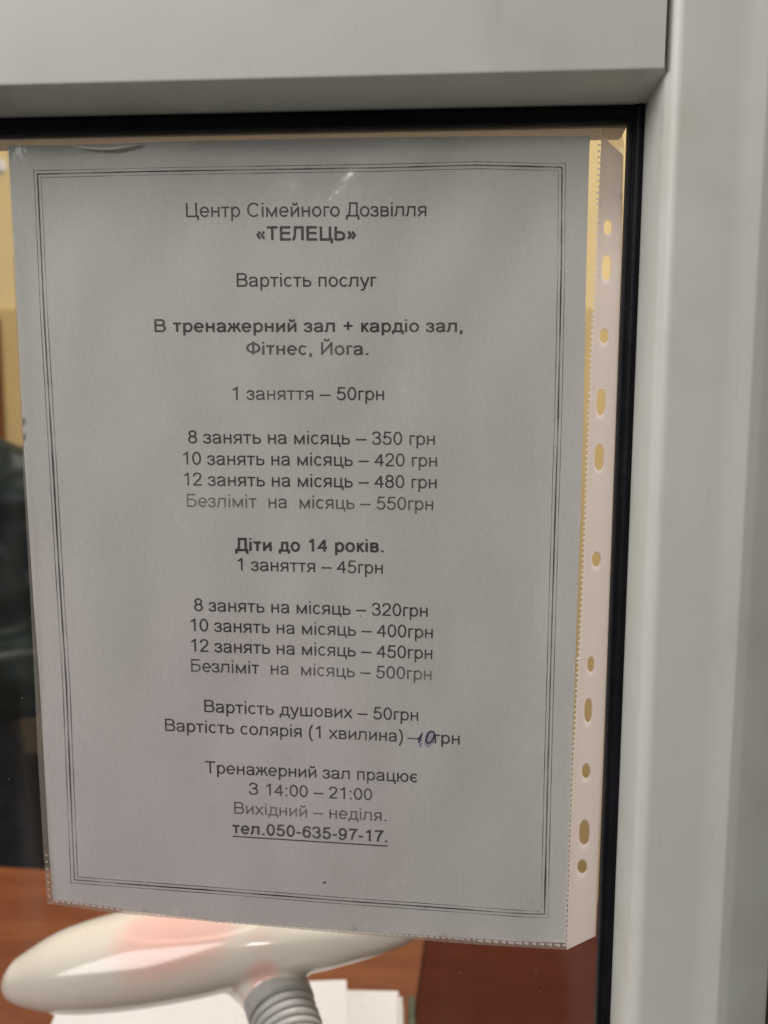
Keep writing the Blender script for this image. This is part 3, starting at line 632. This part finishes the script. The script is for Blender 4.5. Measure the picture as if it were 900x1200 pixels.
GL = {
 'о': (.556, [ring(.278, .26, .197, .228)]), 'с': (.5, [earc(.268, .26, .187, .228, 40, 320)]),
 'е': (.556, [earc(.278, .26, .196, .228, 0, 322), [(.09, .262), (.516, .262)]]),
 'є': (.51, [earc(.27, .26, .19, .228, 40, 320), [(.09, .268), (.37, .268)]]),
 'а': (.556, [sm((.08, .37), (.13, .46), (.27, .488), (.40, .45), (.435, .36)), [(.435, .37), (.435, .09), (.46, 0)], sm((.435, .30), (.30, .275), (.14, .24), (.085, .14), (.14, .05), (.25, .032), (.37, .08), (.435, .19))]),
 'в': (.531, [[(.11, 0), (.11, X_)], bowl(.11, T_, .275, .425), bowl(.11, .275, B_, .45)]),
 'г': (.365, [[(.11, 0), (.11, T_), (.36, T_)]]),
 'д': (.583, [[(.05, -.135), (.05, .038), (.54, .038), (.54, -.135)], [(.11, .04), (.165, .16), (.185, .30), (.19, T_), (.455, T_), (.455, .04)]]),
 'ж': (.669, [[(.335, 0), (.335, X_)], [(.02, 0), (.16, .25), (.335, .268), (.51, .25), (.65, 0)], [(.04, .485), (.11, .47), (.16, .39), (.20, .28)], [(.63, .485), (.56, .47), (.51, .39), (.47, .28)]]),
 'з': (.458, [sm((.045, .37), (.10, .46), (.21, .487), (.34, .45), (.36, .36), (.29, .285), (.18, .272)), sm((.18, .275), (.33, .25), (.385, .155), (.33, .06), (.21, .03), (.09, .065), (.04, .16))]),
 'и': (.559, [[(.11, 0), (.11, X_)], [(.45, 0), (.45, X_)], [(.11, .07), (.45, .45)]]),
 'й': (.559, [[(.11, 0), (.11, X_)], [(.45, 0), (.45, X_)], [(.11, .07), (.45, .45)], sm((.165, .71), (.20, .63), (.28, .605), (.36, .63), (.395, .71))]),
 'к': (.438, [[(.11, 0), (.11, X_)], [(.11, .268), (.20, .268), (.41, 0)], [(.20, .268), (.30, .43), (.36, .475), (.42, .48)]]),
 'л': (.583, [[(.005, .04), (.07, .045), (.115, .12), (.14, .30), (.145, T_), (.465, T_), (.465, 0)]]),
 'м': (.687, [[(.11, 0), (.11, X_-.02)], [(.577, 0), (.577, X_-.02)], [(.11, .47), (.343, .05), (.577, .47)]]),
 'н': (.552, [[(.11, 0), (.11, X_)], [(.443, 0), (.443, X_)], [(.11, .275), (.443, .275)]]),
 'п': (.542, [[(.11, 0), (.11, T_), (.432, T_), (.432, 0)]]),
 'р': (.556, [[(.11, -.2), (.11, X_)], ring(.295, .26, .185, .228)]),
 'т': (.458, [[(.02, T_), (.438, T_)], [(.229, 0), (.229, T_)]]),
 'у': (.5, [[(.045, X_), (.255, .02)], [(.46, X_), (.255, -.02), (.215, -.12), (.15, -.165), (.06, -.16)]]),
 'х': (.5, [[(.04, 0), (.455, X_)], [(.045, X_), (.46, 0)]]),
 'ц': (.573, [[(.11, X_), (.11, B_), (.53, B_), (.53, -.135)], [(.44, B_), (.44, X_)]]),
 'ш': (.802, [[(.11, X_), (.11, B_), (.692, B_), (.692, X_)], [(.401, B_), (.401, X_)]]),
 'ь': (.521, [[(.11, 0), (.11, X_)], bowl(.11, .315, B_, .45)]),
 'ю': (.75, [[(.11, 0), (.11, X_)], [(.11, .27), (.28, .27)], ring(.475, .26, .19, .228)]),
 'я': (.542, [[(.432, 0), (.432, X_)], [(.542-x, y) for x, y in bowl(.11, T_, .235, .45)], [(.25, .235), (.06, 0)]]),
 'і': (.222, [[(.111, 0), (.111, X_)], [(.111, .625), (.111, .716)]]),
 'Ц': (.74, [[(.125, C_), (.125, CB), (.69, CB), (.69, -.16)], [(.60, CB), (.60, C_)]]),
 'С': (.722, [earc(.375, .358, .285, .325, 35, 318)]),
 'Д': (.677, [[(.05, -.16), (.05, CB), (.635, CB), (.635, -.16)], [(.13, CB), (.18, .18), (.20, .42), (.205, CT), (.555, CT), (.555, CB)]]),
 'В': (.667, [[(.12, 0), (.12, C_)], bowl(.12, CT, .378, .555), bowl(.12, .378, CB, .59)]),
 'Т': (.611, [[(.02, CT), (.59, CT)], [(.305, 0), (.305, CT)]]),
 'Е': (.667, [[(.62, CT), (.125, CT), (.125, CB), (.63, CB)], [(.125, .375), (.585, .375)]]),
 'Л': (.657, [[(.0, .045), (.07, .05), (.12, .13), (.15, .35), (.155, CT), (.545, CT), (.545, 0)]]),
 'Ь': (.656, [[(.125, 0), (.125, C_)], bowl(.125, .41, CB, .57)]),
 'Б': (.656, [[(.125, 0), (.125, CT), (.56, CT)], bowl(.125, .41, CB, .57)]),
 'Ф': (.76, [[(.38, 0), (.38, .73)], ring(.38, .37, .31, .24)]),
 'Й': (.718, [[(.12, 0), (.12, C_)], [(.60, 0), (.60, C_)], [(.12, .08), (.60, .63)], sm((.24, .90), (.28, .82), (.36, .795), (.44, .82), (.48, .90))]),
 'З': (.604, [sm((.075, .52), (.13, .63), (.28, .68), (.44, .62), (.46, .48), (.37, .39), (.22, .375)), sm((.22, .378), (.42, .35), (.505, .20), (.43, .07), (.28, .03), (.12, .07), (.06, .20))]),
 '0': (.556, [ring(.278, .352, .192, .322)]), '1': (.556, [[(.335, 0), (.335, .71)], [(.335, .67), (.25, .59), (.125, .535)]]),
 '2': (.556, [sm((.08, .50), (.13, .63), (.28, .678), (.42, .62), (.45, .50), (.37, .34), (.21, .20), (.10, .075)), [(.05, CB), (.50, CB)]]),
 '3': (.556, D3), '4': (.556, [[(.375, 0), (.375, .66)], [(.375, .65), (.06, .21), (.51, .21)]]),
 '5': (.556, [[(.48, .668), (.165, .668), (.105, .335)], sm((.105, .335), (.19, .41), (.30, .425), (.43, .36), (.465, .22), (.41, .08), (.27, .03), (.13, .07), (.075, .19))]),
 '6': (.556, D6), '7': (.556, [[(.05, .668), (.49, .668), (.33, .44), (.25, .20), (.225, 0)]]),
 '8': (.556, [ring(.278, .525, .165, .15), ring(.278, .205, .195, .172)]),
 '9': (.556, [[(.556-x, .704-y) for x, y in L_] for L_ in D6]),
 '.': (.278, [[(.139, 0), (.139, .1)]]), ',': (.278, [[(.139, .1), (.139, 0), (.115, -.12)]]), ':': (.278, [[(.139, 0), (.139, .1)], [(.139, .42), (.139, .519)]]),
 '–': (.556, [[(0, .26), (.556, .26)]]), '-': (.333, [[(.035, .26), (.298, .26)]]), '+': (.584, [[(.06, .345), (.525, .345)], [(.292, .11), (.292, .58)]]),
 '(': (.333, [sm((.27, .73), (.16, .56), (.105, .26), (.16, -.04), (.27, -.2))]), ')': (.333, [sm((.063, .73), (.173, .56), (.228, .26), (.173, -.04), (.063, -.2))]),
 '«': (.556, [[(.26, .46), (.12, .265), (.26, .07)], [(.47, .46), (.33, .265), (.47, .07)]]), '»': (.556, [[(.09, .46), (.23, .265), (.09, .07)], [(.30, .46), (.44, .265), (.30, .07)]]),
 ' ': (.278, []),
}
def ribbon(pl, hw, ox, V, E, F):
    P = [Vector(p) for p in pl]; P = [p for i, p in enumerate(P) if i == 0 or (p-P[i-1]).length > 1e-5]
    closed = (P[0]-P[-1]).length < 1e-4
    if closed: P = P[:-1]
    n = len(P); L_, R_ = [], []
    for i in range(n):
        a = P[i-1] if (i or closed) else None; b_ = P[(i+1) % n] if (i < n-1 or closed) else None
        d1 = (P[i]-a).normalized() if a is not None else None; d2 = (b_-P[i]).normalized() if b_ is not None else None
        if d1 is None: d1 = d2
        if d2 is None: d2 = d1
        n1 = Vector((-d1.y, d1.x)); n2 = Vector((-d2.y, d2.x)); m_ = n1+n2
        m_ = m_.normalized() if m_.length > 1e-4 else n1
        k = hw/max(0.5, m_.dot(n1)); L_.append(P[i]+m_*k); R_.append(P[i]-m_*k)
    for i in range(n if closed else n-1):
        j = (i+1) % n; b_ = len(V)
        for q in (L_[i], R_[i], R_[j], L_[j]): V.append(Vector((q.x+ox, q.y)))
        F.append([b_, b_+1, b_+2, b_+3])
def text_mesh(txt, bold):
    hw = .043+.024*bold; x = 0.0; OV, OF = [], []
    for ch in txt:
        adv, strokes = GL[ch]; V, F = [], []
        for s_ in strokes: ribbon(s_, hw*(1.15 if ch in '.:,' else 1), x, V, [], F)
        if V:
            v2, _, f2, _, _, of = geometry.delaunay_2d_cdt(V, [], F, 0, 1e-4)
            f2 = [f for f, o_ in zip(f2, of) if o_]
            b_ = len(OV); OV += [(p.x, p.y) for p in v2]; OF += [tuple(b_+i for i in f) for f in f2]
        x += adv + .035*bold
    return OV, OF
LINES = [
 ("Центр Сімейного Дозвілля", 218, 254.5, 499.5, 253.5, 16.3, 0, INK_SOFT),
 ("«ТЕЛЕЦЬ»", 300, 281.5, 417.5, 281.5, 15.6, 1, INK_SOFT),
 ("Вартість послуг", 277.5, 336, 441, 336, 15.6, 0, INK),
 ("В тренажерний зал + кардіо зал,", 181, 389, 542, 389, 14.4, .6, INK_SOFT),
 ("Фітнес, Йога.", 288.5, 415.5, 431.5, 416, 14.6, .6, INK_PALE),
 ("1 заняття – 50грн", 272.5, 468.5, 450, 469, 15, 0, INK),
 ("8 занять на місяць – 350 грн", 220.5, 519.5, 509.5, 521.5, 15, 0, INK),
 ("10 занять на місяць – 420 грн", 214.5, 544.5, 512, 547, 15, 0, INK),
 ("12 занять на місяць – 480 грн", 215.5, 569, 511.5, 572.5, 15, 0, INK),
 ("Безліміт  на  місяць – 550грн", 219, 594, 507.5, 598, 15, 0, INK_PALE),
 ("Діти до 14 років.", 275.5, 645.5, 449.5, 647, 14.5, 1, INK),
 ("1 заняття – 45грн", 278.5, 668.5, 448.5, 672.5, 14.6, 0, INK),
 ("8 занять на місяць – 320грн", 227.5, 716, 501, 723, 14.6, 0, INK),
 ("10 занять на місяць – 400грн", 223.5, 739.5, 507, 748, 14.6, 0, INK_SOFT),
 ("12 занять на місяць – 450грн", 224, 763.5, 506.5, 772.5, 14.6, 0, INK_SOFT),
 ("Безліміт  на  місяць – 500грн", 224, 787, 505.5, 797, 14.4, 0, INK_PALE),
 ("Вартість душових – 50грн", 239.5, 834.5, 490, 845, 14.2, 0, INK),
 ("Вартість солярія (1 хвилина)", 193.5, 856.5, 472, 869.5, 14.0, 0, INK),
 ("грн", 509, 871, 538.5, 872.5, 14.0, 0, INK),
 ("Тренажерний зал працює", 240.5, 906, 489, 917, 13.8, 0, INK),
 ("З 14:00 – 21:00", 291.5, 931, 436, 938, 13.6, 0, INK),
 ("Вихідний – неділя.", 274.5, 953.5, 452.5, 962.5, 13.6, 0, INK_PALE),
 ("тел.050-635-97-17.", 272.5, 976.5, 454, 987, 13.0, .7, INK_SOFT),
]
for txt, xa_, ya, xb_, yb, cap, bold, ink in LINES:
    vs, fs = text_mesh(txt, bold)
    mn = min(v[0] for v in vs); mxx = max(v[0] for v in vs)
    P = []
    for x, y in vs:
        t = (x-mn)/(mxx-mn); bx = xa_+(xb_-xa_)*t; by = ya+(yb-ya)*t; h = y/0.716*cap*1.03
        P.append(on_sheet(bx-lean(bx, by)*h, by-h, Y_INK))
    o = from_py('text_line', P, fs, ink); adopt(o, paper)
def stroke(name, pts, wpx, m, dens=6.0, parent=None, Y=Y_INK, closed=False, wig=0.0):
    P = [Vector(p) for p in pts]
    D = []
    for i in range(len(P)-1):
        k = max(1, int((P[i+1]-P[i]).length/dens)); D += [P[i]+(P[i+1]-P[i])*j/k for j in range(k)]
    D.append(P[-1]); V, F = [], []
    for i, p in enumerate(D):
        t = (D[min(i+1, len(D)-1)]-D[max(i-1, 0)]).normalized(); n_ = Vector((-t.y, t.x))*wpx/2
        ww = 1+wig*noise.noise(Vector((p.x/23, p.y/23, 4)))
        V += [on_sheet(*(p+n_*ww), Y), on_sheet(*(p-n_*ww), Y)]
        if i: F.append((2*i-2, 2*i-1, 2*i+1, 2*i))
    o = from_py(name, V, F, m); adopt(o, parent or paper); return o
stroke('underline', [(272.5, 980), (350, 985), (454, 991.5)], 1.5, INK_SOFT)
stroke('dash', [(477.5, 865), (490, 866)], 1.3, INK)
# handwritten 10 over a smudge
stroke('handwritten_figure', [(489, 866.3), (492, 864), (495, 858.5), (490.5, 870.5)], 1.9, PEN, 2)
o10 = [(504+4.3*math.cos(a)+2.2*math.sin(a), 864-7.0*math.sin(a)) for a in [2*math.pi*i/16+1 for i in range(17)]]
stroke('handwritten_figure', o10, 1.9, PEN, 2)
sheet('smudge', [(490, 864), (494, 862), (495.5, 868), (494, 876), (491, 876)], [], 3, lambda x, y: on_sheet(x, y, Y_INK+0.00004), M_WASH, None).parent = paper
sheet('smudge', [(499, 858), (505, 855), (509, 860), (508, 872), (502, 877), (497, 872)], [], 3, lambda x, y: on_sheet(x, y, Y_INK+0.00004), M_WASH, None).parent = paper
stroke('printer_speck', [(378.6, 1034.6), (382, 1034)], 2.2, INK, 2)
stroke('printer_speck', [(421.5, 722), (423, 722)], 1.3, INK_SOFT, 2)
# border: a heavy line between two thin ones
BL = [(204, 43.8), (370, 51.5), (563, 63), (650, 68), (700, 71), (800, 77.5), (900, 81.5), (1031, 87)]
BR = [(196, 658.5), (300, 657.8), (400, 656), (500, 653.7), (600, 650.5), (800, 644.7), (900, 642), (1072, 638)]
BT = [(43.8, 204), (150, 201.5), (225, 200), (450, 196.5), (560, 193.5), (658.5, 196)]
BB = [(87, 1031), (150, 1036), (250, 1043.5), (400, 1055.5), (500, 1062.5), (600, 1070), (638, 1072)]
def border(d, wpx, m, wig):
    lf = [(ip(BL, y)-d, y) for y in range(int(BL[0][0]-d), int(BL[-1][0]+d)+1, 12)]; lf[-1] = (ip(BL, BL[-1][0]+d)-d, BL[-1][0]+d*0.9)
    rt = [(ip(BR, y)+d, y) for y in range(int(BR[0][0]-d), int(BR[-1][0]+d)+1, 12)]; rt[-1] = (ip(BR, BR[-1][0]+d)+d, BR[-1][0]+d*0.9)
    tp = [(x, ip(BT, x)-d) for x in range(int(BT[0][0]-d), int(BT[-1][0]+d)+1, 12)]; tp[-1] = (rt[0][0], tp[-1][1])
    bt = [(x, ip(BB, x)+d*0.9) for x in range(int(BB[0][0]-d), int(BB[-1][0]+d)+1, 12)]; bt[-1] = (rt[-1][0], bt[-1][1])
    for L_ in (lf, rt, tp, bt): stroke('border_line', L_, wpx, m, 6, wig=wig)
border(0, 1.6, INK_LINE, 0.4); border(4.1, 0.8, INK_THIN, 0.4); border(-4.1, 0.8, INK_THIN, 0.4)

# sleeve
SL = [(150, 6), (300, 14.5), (450, 22.5), (550, 27), (700, 35.5), (800, 40.5), (880, 44), (1000, 51), (1060, 55.5)]
SR = [(150, 728), (170, 731.5), (280, 729.5), (400, 726), (600, 719), (800, 711.5), (900, 707), (1000, 702.5), (1097, 698.5)]
SB = [(55.5, 1059), (100, 1065), (150, 1071.5), (300, 1084.5), (450, 1098), (560, 1107), (640, 1111.5), (664, 1113)]
SER = [(152, 703.5), (280, 700), (350, 697), (400, 694), (600, 686.5), (700, 682.5), (800, 677), (900, 671.5), (1000, 668), (1113, 664)]
sleeve = thing('plastic_sleeve', 'clear punched plastic pocket holding the printed price list, milky holed strip at right', 'plastic pocket', tuple(at(360, 1100, 0.0)))
fo = [(6, 150)] + [(x, y) for y, x in SER[:1]] + [(x, y) for y, x in SER[1:-1]] + [(x, y) for x, y in reversed(SB)] + [(x, y) for y, x in reversed(SL[1:-1])]
adopt(sheet('front_film', fo, [], 10, lambda x, y: on_sheet(x, y, -0.0005), M_FILM), sleeve)
adopt(sheet('back_film', fo, [], 14, lambda x, y: on_sheet(x, y, 0.0006), M_BACK), sleeve)
def hole(cx_, cy_, rx, ry, sl=-0.035):
    out = []
    for i in range(28):
        a = 2*math.pi*i/28; x = math.copysign(min(abs(math.cos(a))**0.9, 1), math.cos(a))*rx; y = math.sin(a)
        y = math.copysign(abs(y)**(0.75 if ry > rx*1.8 else 1), y)*ry
        out.append((cx_+x+sl*y, cy_+y))
    return out
HOLES = [(712.5, 266, 5, 9), (711, 313, 5.5, 15), (708, 393.5, 5.3, 8.7), (704.3, 471, 5.4, 15.5), (702.3, 535.5, 5.6, 15.5), (699, 655, 5.2, 8.8), (692.5, 778, 4.0, 9), (689.5, 832, 4.6, 14), (687, 903, 5, 8.6), (685, 975, 6.3, 14.5), (682.5, 1015, 5.8, 8)]
so = [(x, y) for y, x in SER] + [(666, 1112)] + [(x-2.5, y+1) for y, x in reversed(SR)]
so = [(705, 152)] + [(x, y) for y, x in SER[1:]] + [(x-0.8, y) for y, x in reversed(SR)][:-2] + [(730, 182), (722, 174), (713, 166), (706, 160)]
adopt(sheet('punched_strip', so, [hole(*h) for h in HOLES], 7, lambda x, y: at(x, y, 0.0004), M_STRIP), sleeve)
adopt(sheet('back_strip', [(x-0.3, y) for x, y in so], [hole(h[0]-1.3, h[1]+1.2, h[2]-0.2, h[3]-0.4) for h in HOLES], 12, lambda x, y: at(x, y, 0.0013), M_BAND), sleeve)
# clear margin and folded corner
mo = [(706, 150)] + [(x, y) for y, x in SR] + [(x-2.5, y) for y, x in reversed(SR)][:-2] + [(729, 182), (722, 174), (713, 166), (705, 159)]
adopt(sheet('outer_margin', mo, [], 8, lambda x, y: at(x, y, 0.0001), film('clear_margin', 0.45, (0.80, 0.68, 0.52), rough=0.2, trans=0.5)), sleeve)
# weld marks
V, F = [], []
def tick(px, py, dx, dy, hw, Y, jitter=0.25):
    d = Vector((dx, dy)); n_ = Vector((-d.y, d.x)).normalized()*hw; k = random.uniform(1-jitter, 1+jitter)
    b = len(V)
    for q in (Vector((px, py))-d*k+n_*0.5, Vector((px, py))-d*k-n_*0.5, Vector((px, py))+d*k-n_, Vector((px, py))+d*k+n_): V.append(at(q.x, q.y, Y))
    F.append((b, b+1, b+2, b+3))
y = 163.0
while y < 1110:
    x = ip(SER, y); tick(x-1.0+random.uniform(-.3, .3), y, 1.6, 0.1, 1.5, -0.0007); y += 7.0-1.2*(y-163)/950+random.uniform(-.4, .4)
y = 185.0
while y < 1090:
    x = ip(SR, y)-5.5; tick(x, y, 0.9, 0, 1.1, -0.0002); y += 6.6
x = 66.0
while x < 662:
    y = ip(PB, x)+1.2; k = x > 560
    tick(x, y+(0.6 if k else 0), 2.6 if not k else 3.2, 0.4, 1.1 if not k else 1.7, -0.0007); x += 7.2 if not k else 9.0
y = 1050
for i in range(7): tick(ip(SL, y)+3, y, 0.9, 0.6, 0.8, -0.0007); y -= 8
wd = from_py('weld_marks', V, F, M_WELD); adopt(wd, sleeve); wd['kind'] = 'stuff'
bo = [(x, y-0.5) for x, y in PB[:-1]] + [(663, 1106)] + [(x, y) for x, y in reversed(SB)]
adopt(sheet('bottom_weld', bo, [], 6, lambda x, y: at(x, y, -0.0006), M_BAND), sleeve)
lo_ = [(x, y) for y, x in PL[2:-1]] + [(62, 1054), (55.5, 1059)] + [(x, y) for y, x in reversed(SL[1:-1])]
adopt(sheet('side_fold', lo_, [], 6, lambda x, y: at(x, y, -0.00055), film('folded_edge', 0.22, (0.55, 0.47, 0.42), trans=0.3)), sleeve)
# creases of the pocket, their highlights painted in near-opaque white
def crease(pts, wmax, bulge):
    V, F = [], []; n = len(pts)-1; m_ = 24
    for i in range(m_+1):
        t = i/m_; k = t*n; a = min(int(k), n-1); f = k-a
        p = Vector(pts[a])*(1-f)+Vector(pts[a+1])*f; ww = wmax*math.sin(math.pi*t)**0.7+0.15
        for j in range(5):
            u = j/4*2-1; V.append(at(p.x, p.y+u*ww, -0.0007-bulge*(1-u*u)))
    for i in range(m_):
        for j in range(4): F.append((i*5+j, i*5+j+1, i*5+j+6, i*5+j+5))
    return adopt(from_py('crease', V, F, M_CREASE_GLINT, None, True), sleeve)
crease([(83, 170.5), (92, 172), (105, 173.3), (120, 174.2), (135, 173.7), (148, 171.5), (163, 168.5)], 1.9, 0.0012)
crease([(697, 178), (696.5, 184), (696, 190)], 1.6, 0.0004)
crease([(674, 772.8), (680, 772), (686, 771)], 0.5, 0.0002)
crease([(693, 757), (694.5, 759), (695, 762)], 1.0, 0.0003)
